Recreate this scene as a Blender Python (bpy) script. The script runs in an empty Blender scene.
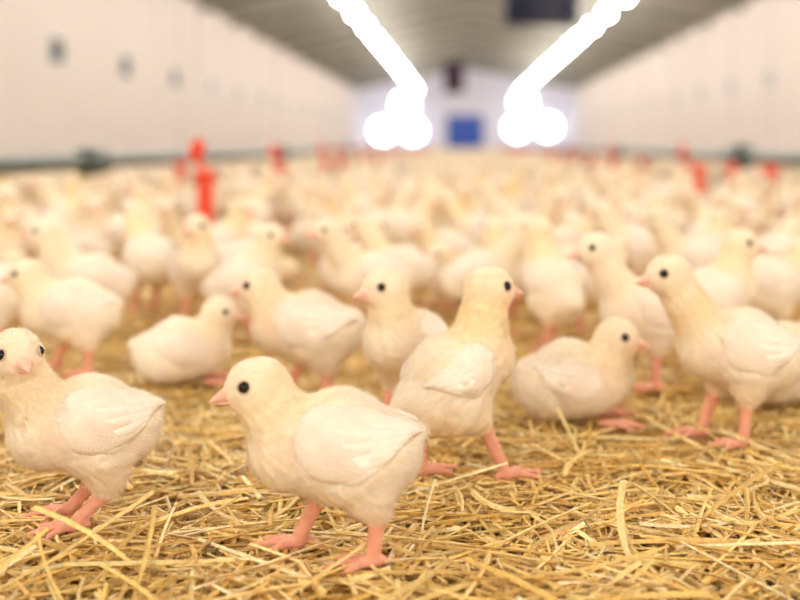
import bpy, math, random
import numpy as np
from mathutils import Vector, Matrix

# ------------------------------------------------------------------ camera, world, exposure
SC = bpy.context.scene
COL = SC.collection
FPX = 1111.0            # focal length in pixels of the 800 x 600 frame
CAMH = 0.29
VPX, VPY = 461.0, 145.0  # vanishing point of the house
cam_data = bpy.data.cameras.new('camera')
cam = bpy.data.objects.new('camera', cam_data)
COL.objects.link(cam)
cam_data.sensor_width = 36.0
cam_data.lens = FPX * 36.0 / 800.0
cam_data.shift_x = -(VPX - 400) / 800.0
cam_data.shift_y = -(300 - VPY) / 800.0
cam_data.clip_start = 0.02
cam_data.clip_end = 200
cam_data.dof.use_dof = True
cam_data.dof.focus_distance = 0.83
cam_data.dof.aperture_fstop = 3.3
cam.location = (0, 0, CAMH)
cam.rotation_euler = (math.radians(90), 0, 0)
SC.camera = cam

world = bpy.data.worlds.new('world')
SC.world = world
world.use_nodes = True
wb = world.node_tree.nodes['Background']
wb.inputs[0].default_value = (1.0, 0.91, 0.78, 1)
wb.inputs[1].default_value = 2.2  # added front fill, entering by the unseen open end behind the camera
SC.view_settings.view_transform = 'Standard'
SC.view_settings.look = 'None'
SC.view_settings.gamma = 1.0
SC.view_settings.use_curve_mapping = False
SC.view_settings.exposure = 0.18
SC.cycles.diffuse_bounces = 8
SC.cycles.max_bounces = 12
SC.cycles.transmission_bounces = 10
LAMP = 240.0             # radiance of the lamp globes
LAMPCOL = (1.0, 0.94, 0.86, 1)

rng = np.random.default_rng(7)
random.seed(7)

# ------------------------------------------------------------------ helpers
def at(px, py, z=0.0):
    """world X, Y of the picture point px, py on the level z"""
    Y = FPX * (CAMH - z) / (py - VPY)
    return (px - VPX) * Y / FPX, Y

def material(name, color, rough=0.6, **kw):
    m = bpy.data.materials.new(name)
    m.use_nodes = True
    b = m.node_tree.nodes['Principled BSDF']
    b.inputs['Base Color'].default_value = (*color, 1)
    b.inputs['Roughness'].default_value = rough
    for k, v in kw.items():
        b.inputs[k.replace('_', ' ')].default_value = v
    return m

def node(m, kind, **props):
    n = m.node_tree.nodes.new(kind)
    for k, v in props.items():
        setattr(n, k, v)
    return n

def noisy(name, c0, c1, scale, rough=0.7, bump=0.0, bscale=None, stretch=(1, 1, 1)):
    m = material(name, c0, rough)
    L = m.node_tree.links
    b = m.node_tree.nodes['Principled BSDF']
    tc = node(m, 'ShaderNodeTexCoord')
    mp = node(m, 'ShaderNodeMapping')
    mp.inputs['Scale'].default_value = stretch
    L.new(tc.outputs['Object'], mp.inputs[0])
    n = node(m, 'ShaderNodeTexNoise')
    n.inputs['Scale'].default_value = scale
    n.inputs['Detail'].default_value = 5
    L.new(mp.outputs[0], n.inputs['Vector'])
    r = node(m, 'ShaderNodeValToRGB')
    r.color_ramp.elements[0].position = 0.3
    r.color_ramp.elements[1].position = 0.7
    r.color_ramp.elements[0].color = (*c0, 1)
    r.color_ramp.elements[1].color = (*c1, 1)
    L.new(n.outputs[0], r.inputs[0])
    L.new(r.outputs[0], b.inputs['Base Color'])
    if bump:
        n2 = node(m, 'ShaderNodeTexNoise')
        n2.inputs['Scale'].default_value = bscale or scale * 4
        L.new(mp.outputs[0], n2.inputs['Vector'])
        bp = node(m, 'ShaderNodeBump')
        bp.inputs['Strength'].default_value = bump
        bp.inputs['Distance'].default_value = 0.01
        L.new(n2.outputs[0], bp.inputs['Height'])
        L.new(bp.outputs[0], b.inputs['Normal'])
    return m

def emitter(name, color, strength):
    m = bpy.data.materials.new(name)
    m.use_nodes = True
    nt = m.node_tree
    nt.nodes.clear()
    e = nt.nodes.new('ShaderNodeEmission')
    e.inputs[0].default_value = color
    e.inputs[1].default_value = strength
    o = nt.nodes.new('ShaderNodeOutputMaterial')
    nt.links.new(e.outputs[0], o.inputs[0])
    return m

def link(name, data, parent=None, loc=None, rot=None, mat=None):
    o = bpy.data.objects.new(name, data)
    COL.objects.link(o)
    if parent is not None:
        o.parent = parent
    if loc is not None:
        o.location = loc
    if rot is not None:
        o.rotation_euler = rot
    if mat is not None and data is not None and len(data.materials) == 0:
        data.materials.append(mat)
    return o

def tag(o, label=None, cat=None, group=None, kind=None):
    if label: o['label'] = label
    if cat: o['category'] = cat
    if group: o['group'] = group
    if kind: o['kind'] = kind
    return o

def np_mesh(name, verts, quads=None, tris=None, smooth=True, look=None, mat=None):
    """fast mesh from arrays; look = (n,4) vertex colours"""
    me = bpy.data.meshes.new(name)
    verts = np.asarray(verts, np.float32)
    nq = 0 if quads is None else len(quads)
    ntr = 0 if tris is None else len(tris)
    me.vertices.add(len(verts))
    me.vertices.foreach_set('co', verts.ravel())
    loops = []
    if nq: loops.append(np.asarray(quads, np.int32).ravel())
    if ntr: loops.append(np.asarray(tris, np.int32).ravel())
    loops = np.concatenate(loops)
    me.loops.add(len(loops))
    me.loops.foreach_set('vertex_index', loops)
    me.polygons.add(nq + ntr)
    starts = np.concatenate([np.arange(nq) * 4, nq * 4 + np.arange(ntr) * 3]).astype(np.int32)
    me.polygons.foreach_set('loop_start', starts)
    me.polygons.foreach_set('use_smooth', np.full(nq + ntr, smooth))
    me.update(calc_edges=True)
    me.validate()
    if look is not None:
        a = me.color_attributes.new('look', 'FLOAT_COLOR', 'POINT')
        a.data.foreach_set('color', np.asarray(look, np.float32).ravel())
    if mat: me.materials.append(mat)
    return me

class MB:
    """collects boxes, lathes and tubes, builds ONE mesh"""
    def __init__(s): s.v = []; s.f = []
    def add(s, v, f):
        b = len(s.v)
        s.v += [tuple(p) for p in v]
        s.f += [tuple(i + b for i in q) for q in f]
        return s
    def box(s, a, b):
        (x0, y0, z0), (x1, y1, z1) = a, b
        v = [(x0,y0,z0),(x1,y0,z0),(x1,y1,z0),(x0,y1,z0),(x0,y0,z1),(x1,y0,z1),(x1,y1,z1),(x0,y1,z1)]
        return s.add(v, [(0,3,2,1),(4,5,6,7),(0,1,5,4),(1,2,6,5),(2,3,7,6),(3,0,4,7)])
    def lathe(s, prof, n=20, c=(0, 0, 0)):
        v = []
        for r, z in prof:
            for i in range(n):
                t = 2 * math.pi * i / n
                v.append((c[0] + r * math.cos(t), c[1] + r * math.sin(t), c[2] + z))
        f = []
        for k in range(len(prof) - 1):
            for i in range(n):
                j = (i + 1) % n
                f.append((k*n+i, k*n+j, (k+1)*n+j, (k+1)*n+i))
        f.append(tuple(range(n - 1, -1, -1)))
        f.append(tuple((len(prof) - 1) * n + i for i in range(n)))
        return s.add(v, f)
    def tube(s, pts, rad, n=10):
        pts = [Vector(p) for p in pts]
        if not hasattr(rad, '__len__'): rad = [rad] * len(pts)
        v = []
        for i, p in enumerate(pts):
            d = (pts[min(i + 1, len(pts) - 1)] - pts[max(i - 1, 0)]).normalized()
            u = d.orthogonal().normalized() if i == 0 else (u - d * u.dot(d)).normalized()
            w = d.cross(u)
            for k in range(n):
                t = 2 * math.pi * k / n
                v.append(p + (u * math.cos(t) + w * math.sin(t)) * rad[i])
        f = []
        for i in range(len(pts) - 1):
            for k in range(n):
                j = (k + 1) % n
                f.append((i*n+k, i*n+j, (i+1)*n+j, (i+1)*n+k))
        f.append(tuple(range(n - 1, -1, -1)))
        f.append(tuple((len(pts) - 1) * n + k for k in range(n)))
        return s.add(v, f)
    def mesh(s, name, mat=None, smooth=False):
        me = bpy.data.meshes.new(name)
        me.from_pydata(s.v, [], s.f)
        me.update()
        if smooth:
            me.polygons.foreach_set('use_smooth', [True] * len(me.polygons))
            me.set_sharp_from_angle(angle=math.radians(40))
        if mat: me.materials.append(mat)
        return me
    def build(s, name, mat, parent=None, loc=None, rot=None, smooth=False):
        return link(name, s.mesh(name, mat, smooth), parent, loc, rot)

# ------------------------------------------------------------------ materials of the house
M_wall = noisy('white_wall_panel', (0.67, 0.60, 0.55), (0.70, 0.63, 0.58), 0.6, 0.9)
M_ceil = noisy('grey_ceiling', (0.26, 0.25, 0.215), (0.32, 0.305, 0.265), 0.5, 0.7)
M_purlin = noisy('ceiling_purlin', (0.18, 0.17, 0.14), (0.22, 0.21, 0.18), 2.0, 0.7)
M_end = noisy('end_wall_glow_tint', (0.80, 0.80, 0.92), (0.84, 0.83, 0.95), 0.5, 0.6)  # white wall; the cool lavender lamp glow is put into its colour
M_door = noisy('blue_door', (0.003, 0.07, 0.50), (0.004, 0.085, 0.55), 2.0, 0.45)
M_litter = noisy('litter_bed', (0.13, 0.075, 0.025), (0.30, 0.19, 0.07), 60, 0.9, 0.8, 300)  # bed browned darker to paint deeper shade between the straws
M_vent = material('vent_dark', (0.02, 0.03, 0.04), 0.6)
M_flap = material('vent_flap_grey', (0.24, 0.23, 0.23), 0.5)
M_frame = material('vent_frame', (0.70, 0.67, 0.64), 0.5)
M_pipe = noisy('grey_green_pipe', (0.055, 0.075, 0.06), (0.08, 0.10, 0.08), 6, 0.45)
M_coupling = material('dark_coupling', (0.05, 0.07, 0.06), 0.5)
M_red = material('red_plastic', (0.80, 0.06, 0.015), 0.35)
M_pan = material('white_pan_plastic', (0.85, 0.82, 0.78), 0.4)
M_feed = noisy('brown_feed', (0.10, 0.035, 0.015), (0.22, 0.09, 0.03), 120, 0.9)
M_wire = material('steel_wire', (0.45, 0.43, 0.40), 0.4, Metallic=0.6)
M_navy = material('navy_metal', (0.003, 0.005, 0.028), 0.8)
M_darkred = material('dark_red_metal', (0.10, 0.015, 0.03), 0.6)
M_house = material('lamp_cap_white', (0.8, 0.8, 0.8), 0.4)
M_bulb = emitter('lamp_light', LAMPCOL, LAMP)
M_day = emitter('daylight_opening', (0.74, 0.80, 1.0, 1), 9.0)
M_ring = material('rim', (0.7, 0.7, 0.75), 0.4)

# ------------------------------------------------------------------ the house
Y0, Y1 = -4.0, 50.0
XL, XR, EAVE, RIDGE = -4.6, 5.0, 2.75, 3.75
XM = 0.25
fl = MB()
# litter bed: gently uneven grid, fine near the camera
def ground(x, y):
    x, y = np.asarray(x, float), np.asarray(y, float)
    return 0.0022 * (np.sin(x * 31 + 1.3 * np.sin(y * 17)) + np.sin(y * 37 + x * 11)) + 0.0015 * np.sin(x * 73 - y * 59)
xs = np.unique(np.concatenate([np.linspace(XL, -1.5, 12), np.linspace(-1.5, 1.5, 90), np.linspace(1.5, XR, 12)]))
ys = np.unique(np.concatenate([np.linspace(Y0, 0.4, 10), np.linspace(0.4, 3.5, 110), np.linspace(3.5, Y1, 60)]))
GX, GY = np.meshgrid(xs, ys)
near = np.clip((4.0 - GY) / 1.0, 0, 1)
GZ = -0.010 + ground(GX, GY) * near
nx, ny = len(xs), len(ys)
idx = np.arange(nx * ny).reshape(ny, nx)
q = np.stack([idx[:-1, :-1], idx[:-1, 1:], idx[1:, 1:], idx[1:, :-1]], -1).reshape(-1, 4)
floor = link('floor', np_mesh('floor', np.stack([GX, GY, GZ], -1).reshape(-1, 3), quads=q, mat=M_litter))
tag(floor, 'straw covered floor of the long poultry house', kind='structure')

tag(MB().box((XL - .12, Y0, -.05), (XL, Y1, EAVE + .05)).build('wall_left', M_wall), 'long off-white side wall left of the flock', kind='structure')
tag(MB().box((XR, Y0, -.05), (XR + .12, Y1, EAVE + .05)).build('wall_right', M_wall), 'long off-white side wall right of the flock', kind='structure')
ew = MB()
ew.add([(XL, Y1, -.05), (XR, Y1, -.05), (XR, Y1, EAVE), (XM, Y1, RIDGE), (XL, Y1, EAVE),
        (XL, Y1 + .12, -.05), (XR, Y1 + .12, -.05), (XR, Y1 + .12, EAVE), (XM, Y1 + .12, RIDGE), (XL, Y1 + .12, EAVE)],
       [(0, 1, 2, 3, 4), (9, 8, 7, 6, 5), (0, 5, 6, 1), (1, 6, 7, 2), (2, 7, 8, 3), (3, 8, 9, 4), (4, 9, 5, 0)])
tag(ew.build('wall_back', M_end), 'pale gable end wall with the blue door', kind='structure')
cl = MB()
t = .08
cl.add([(XL - .12, Y0, EAVE), (XM, Y0, RIDGE), (XR + .12, Y0, EAVE), (XL - .12, Y0, EAVE + t), (XM, Y0, RIDGE + t), (XR + .12, Y0, EAVE + t),
        (XL - .12, Y1, EAVE), (XM, Y1, RIDGE), (XR + .12, Y1, EAVE), (XL - .12, Y1, EAVE + t), (XM, Y1, RIDGE + t), (XR + .12, Y1, EAVE + t)],
       [(0, 1, 7, 6), (1, 2, 8, 7), (3, 9, 10, 4), (4, 10, 11, 5), (0, 3, 4, 1), (1, 4, 5, 2), (6, 7, 10, 9), (7, 8, 11, 10), (0, 6, 9, 3), (2, 5, 11, 8)])
ceiling = tag(cl.build('ceiling', M_ceil), 'grey pitched ceiling of the poultry house', kind='structure')
def ceil_z(x):
    return EAVE + (RIDGE - EAVE) * ((x - XL) / (XM - XL) if x < XM else (XR - x) / (XR - XM))
pur = MB()
w, d = .05, .10
for sx in (XL, XR):
    b = len(pur.v)
    pur.add([(sx, -w, EAVE), (XM, -w, RIDGE), (XM, w, RIDGE), (sx, w, EAVE),
             (sx, -w, EAVE - d), (XM, -w, RIDGE - d), (XM, w, RIDGE - d), (sx, w, EAVE - d)],
            [(0, 1, 2, 3), (4, 7, 6, 5), (0, 4, 5, 1), (2, 6, 7, 3), (0, 3, 7, 4)])
pm = pur.mesh('purlin', M_purlin)
y = 1.5
while y < Y1 - .5:
    link('purlin', pm, ceiling, (0, y, 0))
    y += 2.6
# skirting along the walls
tag(MB().box((XL, Y0, -.02), (XL + .02, Y1, .12)).build('baseboard_left', M_frame), kind='structure')
tag(MB().box((XR - .02, Y0, -.02), (XR, Y1, .12)).build('baseboard_right', M_frame), kind='structure')

# air inlets along both walls
def vent_meshes(sign, openv):
    fr = MB()
    W, Hh, dp = .26, .165, .03
    fr.box((0, -W, -Hh), (dp, W, -Hh + .025)).box((0, -W, Hh - .025), (dp, W, Hh)).box((0, -W, -Hh + .025), (dp, -W + .025, Hh - .025)).box((0, W - .025, -Hh + .025), (dp, W, Hh - .025))
    fl_ = MB().box((.004, -W + .027, -Hh + .03), (.016, W - .027, Hh - .03))
    bk = MB().box((.0005, -W + .026, -Hh + .026), (.003, W - .026, Hh - .026))
    return [x.mesh(n, m) for x, n, m in ((fr, 'vent_frame', M_frame), (fl_, 'flap', M_flap), (bk, 'opening', M_vent))]
VM = vent_meshes(1, True)
names = ['nearest the camera', 'second from the camera', 'third from the camera', 'fourth from the camera']
for side in (0, 1):
    k = 0
    y = 12.6 if side == 0 else 17.9
    while y < Y1 - 1.5:
        e = link('air_inlet', None, None, (XL if side == 0 else XR, y, 1.36), (0, 0, 0 if side == 0 else math.pi))
        dark = (side == 0 and k < 3)
        link('vent_frame', VM[0], e)
        link('opening', VM[2], e)
        if not dark:
            link('flap', VM[1], e)
        if side == 0 and k < 3:
            tag(e, 'dark open air inlet in left white wall, ' + names[k], 'air inlet', 'air inlets along the left wall')
        elif k < 4:
            tag(e, 'closed grey air inlet in the %s white wall, %s' % ('left' if side == 0 else 'right', names[k]), 'air inlet', 'air inlets along the %s wall' % ('left' if side == 0 else 'right'))
        else:
            tag(e, 'small closed grey air inlet far along the %s white wall' % ('left' if side == 0 else 'right'), 'air inlet', 'air inlets along the %s wall' % ('left' if side == 0 else 'right'))
        y += 2.6
        k += 1

# blue door with its frame
dz = 1.62
dr = link('door_1', None, None, (0.18, Y1, 0))
MB().box((-.82, -.06, 0), (.82, -.005, dz)).build('door_leaf', M_door, dr)
MB().box((-.92, -.08, 0), (-.82, -.002, dz + .1)).box((.82, -.08, 0), (.92, -.002, dz + .1)).box((-.82, -.08, dz), (.82, -.002, dz + .1)).build('door_frame', M_frame, dr)
MB().tube([(.6, -.07, .8), (.6, -.12, .8), (.45, -.12, .8)], .02).build('handle', M_wire, dr)
tag(dr, 'blue door in the far end wall between the bright openings', kind='structure')

# bright round daylight openings with fan rings on the end wall
fan_ring = MB().lathe([(.50, 0), (.58, 0), (.58, .05), (.50, .05), (.50, 0)], 28)
fan_ring.f = fan_ring.f[:-2]
fan_ringm = fan_ring.mesh('rim', M_ring, True)
fan_disc = MB().lathe([(.50, .01), (.49, .10), (.45, .18), (.36, .25), (.22, .30), (.03, .32)], 28).mesh('glowing_dome', M_day, True)  # dome bulge invented so the glow spills onto the wall around it
FAN = [(383, 131, 'lower bright domed light opening left of door, outer'), (413, 131, 'lower bright domed light opening left of door, inner'), (405, 104, 'upper bright domed light opening left of the blue door'),
       (517, 128, 'lower bright domed light opening right of door, inner'), (548, 127, 'lower bright domed light opening right of door, outer'), (523, 102, 'upper bright domed light opening right of the blue door')]
for px, py, lb in FAN:
    s = FPX / Y1
    e = link('light_dome', None, None, ((px - VPX) / s, Y1 - .002, CAMH + (VPY - py) / s), (math.pi / 2, 0, 0))
    link('rim', fan_ringm, e); link('glowing_dome', fan_disc, e)
    tag(e, lb, 'light', 'bright domed lights on the end wall')

# hanging heaters under the ceiling
def heater(px, py, Y, wd, ht, label, redband=False):
    s = FPX / Y
    x, z = (px - VPX) / s, CAMH + (VPY - py) / s
    e = link('hanging_heater', None, None, (x, Y, z))
    b = MB().box((-wd / 2, -.3, -ht / 2), (wd / 2, .3, ht / 2))
    b.build('housing', M_navy, e)
    g = MB()
    for k in range(6):
        zz = -ht * .38 + k * ht * .76 / 5
        g.box((-wd * .42, -.325, zz - ht * .03), (wd * .42, -.302, zz + ht * .03))
    g.build('grille', M_darkred if redband else M_navy, e)
    for sx in (-1, 1):
        zc = ceil_z(x + sx * wd * .4) - z
        MB().tube([(sx * wd * .4, 0, ht / 2 - .01), (sx * wd * .4, 0, zc + .02)], .012, 6).build('hanger', M_wire, e)
    tag(e, label, 'heater')
heater(541, 9, 19.5, 1.25, .52, 'wide dark navy heater hanging under ceiling at the top edge')
heater(454, 74, 44, .8, 1.5, 'small dark hanging heater above the blue door', True)

# ------------------------------------------------------------------ lamps
BS = .85
cap = MB().lathe([(.02, .20), (.05, .19), (.06, .10), (.075, .075)], 16).mesh('lamp_cap', M_house, True)
globe = MB().lathe([(.075, .075), (.097, .04), (.105, 0), (.097, -.045), (.075, -.078), (.04, -.098), (.006, -.105)], 18).mesh('bulb', M_bulb, True)
LZ = 2.6
for side, (lx, nm) in enumerate(((-.80 * (LZ - CAMH), 'left'), (1.10 * (LZ - CAMH), 'right'))):
    y = -2.6
    while y < 48:
        e = link('ceiling_lamp', None, None, (lx, y, LZ)); e.scale = (BS,) * 3
        link('lamp_cap', cap, e); link('bulb', globe, e)
        MB().tube([(0, 0, .19), (0, 0, (ceil_z(lx) - LZ) / BS)], .01, 6).build('stem', M_house, e)
        tag(e, 'glowing white globe lamp in the %s row under the ceiling' % nm, 'lamp', 'globe lamps of the %s row' % nm)
        y += 2.2

# ------------------------------------------------------------------ feeder pipes and red drinkers
def feeder_line(X, label, couple):
    e = link('feeder_pipe', None, None, (X, 0, .222))
    MB().tube([(0, 1.2, 0), (0, 46, 0)], .034, 14).build('pipe', M_pipe, e)
    for yy in couple:
        cr = 1.25 if X > 0 and yy == couple[0] else 1.0
        MB().tube([(0, yy - .12, 0), (0, yy - .1, 0), (0, yy + .1, 0), (0, yy + .12, 0)], [.036, .058 * cr, .058 * cr, .036], 14).build('coupling', M_coupling, e)
    y = 3.2
    while y < 46:
        cb = MB().tube([(0, 0, 0), (0, 0, ceil_z(X) - .256)], .002, 5).build('suspension_cable', M_wire, None, (X, y, .256))
        tag(cb, 'thin steel cable holding up the %s feeder pipe' % ('left' if X < 0 else 'right'), 'cable', 'cables of the %s feeder pipe' % ('left' if X < 0 else 'right'))
        y += 5.2
    tag(e, label, 'pipe', 'feeder pipes')
feeder_line(-1.54, 'grey-green feeder pipe with dark coupling left of the flock', (4.64, 9.6, 15))
feeder_line(1.58, 'grey feeder pipe running along the right side of flock', (6.3, 11, 16))

def drinker_parts():
    tube = MB().lathe([(.018, .055), (.024, .06), (.022, .17), (.030, .175), (.030, .20), (.012, .21)], 16)
    dish = MB().lathe([(.03, .022), (.085, .03), (.095, .062), (.088, .063), (.078, .04), (.03, .034), (.004, .04)], 22)
    feed = MB().lathe([(.060, .002), (.075, .006), (.070, .028), (.02, .0285)], 18)
    capm = MB().lathe([(.016, .0), (.02, .004), (.02, .05), (.008, .06)], 12)
    return tube.mesh('red_tube', M_red, True), dish.mesh('white_dish', M_pan, True), feed.mesh('base_weight', M_feed, True), capm.mesh('red_cap', M_red, True)
DP = drinker_parts()
def drinker(x, y, label, group, tall=False, z=0, sc=1.0):
    e = link('hanging_drinker', None, None, (x, y, z))
    e.scale = (sc,) * 3
    link('red_tube', DP[0], e); link('white_dish', DP[1], e); link('base_weight', DP[2], e)
    top = .21
    if tall:
        link('red_cap', DP[3], e, (-.03, 0, .235), (0, .25, 0))
        MB().tube([(0, 0, .20), (-.012, 0, .225), (-.03, 0, .24)], .008, 8).build('red_hose', M_red, e)
        top = .29
    cz = (ceil_z(x) - z) / sc
    MB().tube([(-.02 if tall else 0, 0, top - .005), (-.02 if tall else 0, 0, cz)], .0016, 5).build('cord', M_wire, e)
    tag(e, label, 'drinker', group)
G_L, G_R = 'red drinkers left of the flock', 'red drinkers right of the flock'
drinker(-.737, 3.2, 'nearest red hanging drinker with white dish among left chicks', G_L, True, sc=1.05)
drinker(-1.40, 5.55, 'red hanging drinker close beside the left feeder pipe', G_L)
drinker(-.85, 5.2, 'second red hanging drinker from the camera on the left', G_L, True)
drinker(-.80, 6.6, 'third red hanging drinker from the camera on the left', G_L, True)
drinker(1.22, 5.0, 'red hanging drinker beside the coupling of the right pipe', G_R)
drinker(1.62 - .35, 4.55, 'nearest red hanging drinker at the right picture edge', G_R)
drinker(1.02, 4.75, 'red hanging drinker left of the right pipe coupling', G_R)
for k, y in enumerate(np.arange(8.6, 34, 1.9)):
    drinker(-.92, y, 'far red drinker in the left row towards the end wall', 'far red drinkers in the left row', k < 4)
for k, y in enumerate(np.arange(6.2, 34, 1.5)):
    if abs(y - 19.5) > .6: drinker(1.26, y, 'far red drinker in the right row towards the end wall', 'far red drinkers in the right row', k % 2 == 0)
for k, y in enumerate(np.arange(7.0, 30, 1.9)):
    drinker(2.4, y, 'far red drinker between right pipe and right white wall', 'far red drinkers beside the right wall')

# ------------------------------------------------------------------ straw
def straw_material():
    m = material('straw', (0.8, 0.6, 0.3), 0.42)
    L = m.node_tree.links
    b = m.node_tree.nodes['Principled BSDF']
    a = node(m, 'ShaderNodeVertexColor', layer_name='look')
    tc = node(m, 'ShaderNodeTexCoord')
    n = node(m, 'ShaderNodeTexNoise'); n.inputs['Scale'].default_value = 220
    L.new(tc.outputs['Object'], n.inputs['Vector'])
    mr = node(m, 'ShaderNodeMapRange')
    mr.inputs[1].default_value = .3; mr.inputs[2].default_value = .7
    mr.inputs[3].default_value = .78; mr.inputs[4].default_value = 1.1
    L.new(n.outputs[0], mr.inputs[0])
    mx = node(m, 'ShaderNodeMix', data_type='RGBA', blend_type='MULTIPLY')
    mx.inputs[0].default_value = 1
    L.new(a.outputs[0], mx.inputs[6]); L.new(mr.outputs[0], mx.inputs[7])
    L.new(mx.outputs[2], b.inputs['Base Color'])
    b.inputs['Specular IOR Level'].default_value = .45
    return m
M_straw = straw_material()
PAL = np.array([[.86, .62, .24], [.74, .49, .16], [.92, .74, .38], [.62, .38, .11], [.88, .66, .29], [.95, .84, .58], [.42, .25, .08], [.80, .55, .19]])
PAL = PAL * np.array([1.0, .95, .78])
PALW = np.array([.20, .17, .18, .10, .14, .08, .05, .08])

def straws(n, px, py, pz, length, width, az, tilt, bend, r, segs=2, ring=4):
    """bent, slightly flattened stems as one array mesh"""
    d = np.stack([np.cos(az) * np.cos(tilt), np.sin(az) * np.cos(tilt), np.sin(tilt)], -1)
    side = np.stack([-np.sin(az), np.cos(az), np.zeros(n)], -1)
    roll = r.uniform(-.7, .7, n)[:, None]
    up = np.cross(d, side)
    s2 = side * np.cos(roll) + up * np.sin(roll)
    u2 = np.cross(d, s2)
    c = np.stack([px, py, pz], -1)
    V = []
    for k in range(segs + 1):
        tt = k / segs - .5
        p = c + d * (tt * length)[:, None] + (s2 * .7 + up * .3) * (bend * (tt * tt * 4 - .33) * length)[:, None]
        wk = width * (1 - .25 * (k / segs))
        for j in range(ring):
            a = 2 * math.pi * j / ring
            V.append(p + s2 * (math.cos(a) * wk * .5)[:, None] + u2 * (math.sin(a) * wk * .27)[:, None] if False else
                     p + s2 * (np.cos(a) * wk * .5)[:, None] + u2 * (np.sin(a) * wk * .27)[:, None])
    V = np.stack(V, 1)                      # n, (segs+1)*ring, 3
    nv = (segs + 1) * ring
    f = []
    for k in range(segs):
        for j in range(ring):
            j2 = (j + 1) % ring
            f.append((k * ring + j, k * ring + j2, (k + 1) * ring + j2, (k + 1) * ring + j))
    if ring == 4:
        f.append((3, 2, 1, 0)); f.append(tuple(segs * ring + j for j in range(4)))
    f = np.array(f)
    F = (f[None] + (np.arange(n) * nv)[:, None, None]).reshape(-1, 4)
    colr = PAL[r.choice(len(PAL), n, p=PALW)] * r.uniform(.82, 1.1, (n, 1))
    look = np.ones((n, nv, 4)); look[:, :, :3] = colr[:, None]
    return V.reshape(-1, 3), F, look.reshape(-1, 4)

def scatter(n, ya, yb, r, power=1.0, margin=.12):
    y = ya + (yb - ya) * r.random(n) ** power
    xl = (0 - VPX) / FPX * y - margin
    xr = (800 - VPX) / FPX * y + margin
    return xl + (xr - xl) * r.random(n), y

sets = []
N = 42000
x, y = scatter(N, .50, 2.1, rng, 1.0, .32)
ln = rng.gamma(3.2, .014, N).clip(.012, .12)
z = rng.uniform(-.010, .005, N) + ground(x, y)
sets.append(straws(N, x, y, z, ln, rng.uniform(.0016, .0046, N), rng.uniform(0, 2 * math.pi, N), rng.normal(0, .13, N).clip(-.35, .35), rng.normal(0, .08, N), rng))
N = 20000                                   # chaff: short split bits
x, y = scatter(N, .55, 1.5, rng, 1.0, .28)
sets.append(straws(N, x, y, rng.uniform(-.006, .005, N) + ground(x, y), rng.uniform(.006, .02, N), rng.uniform(.0008, .0022, N), rng.uniform(0, 6.28, N), rng.normal(0, .3, N), rng.normal(0, .05, N), rng, 1))
N = 16000
x, y = scatter(N, 2.0, 6.5, rng, 1.3, .4)
sets.append(straws(N, x, y, rng.uniform(-.008, .006, N), rng.uniform(.05, .16, N), rng.uniform(.004, .009, N), rng.uniform(0, 6.28, N), rng.normal(0, .08, N), rng.normal(0, .08, N), rng, 1))
V = []; F = []; C = []; off = 0
for v, f, c in sets:
    V.append(v); F.append(f + off); C.append(c); off += len(v)
so = link('straw_litter', np_mesh('straw_litter', np.concatenate(V), quads=np.concatenate(F), smooth=False, look=np.concatenate(C), mat=M_straw), floor)
tag(so, 'loose golden straw strewn over the floor', kind='stuff')
# the 300 largest stems in front, each its own piece
sm = []
for k in range(30):
    r1 = np.random.default_rng(100 + k)
    one = np.zeros(1)
    L_ = r1.uniform(.05, .125)
    v, f, c = straws(1, one, one, one, np.array([L_]), np.array([r1.uniform(.0030, .0054)]), one, one, r1.normal(0, .07, 1), r1, 5)
    sm.append(np_mesh('straw_stem', v, quads=f, smooth=False, look=c, mat=M_straw))
for k in range(300):
    x, y = scatter(1, .66, 1.12, rng, 1.25, .02)
    x, y = float(x[0]), float(y[0])
    az = float(rng.uniform(0, 6.28))
    if rng.random() < .05:
        tilt = float(rng.uniform(.3, .6))
    else:
        tilt = float(rng.normal(0, .06))
    link('straw_stem', sm[k % 30], floor, (x, y, float(ground(x, y)) + float(rng.uniform(.004, .008)) + abs(tilt) * .02), (0, tilt, az))

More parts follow.
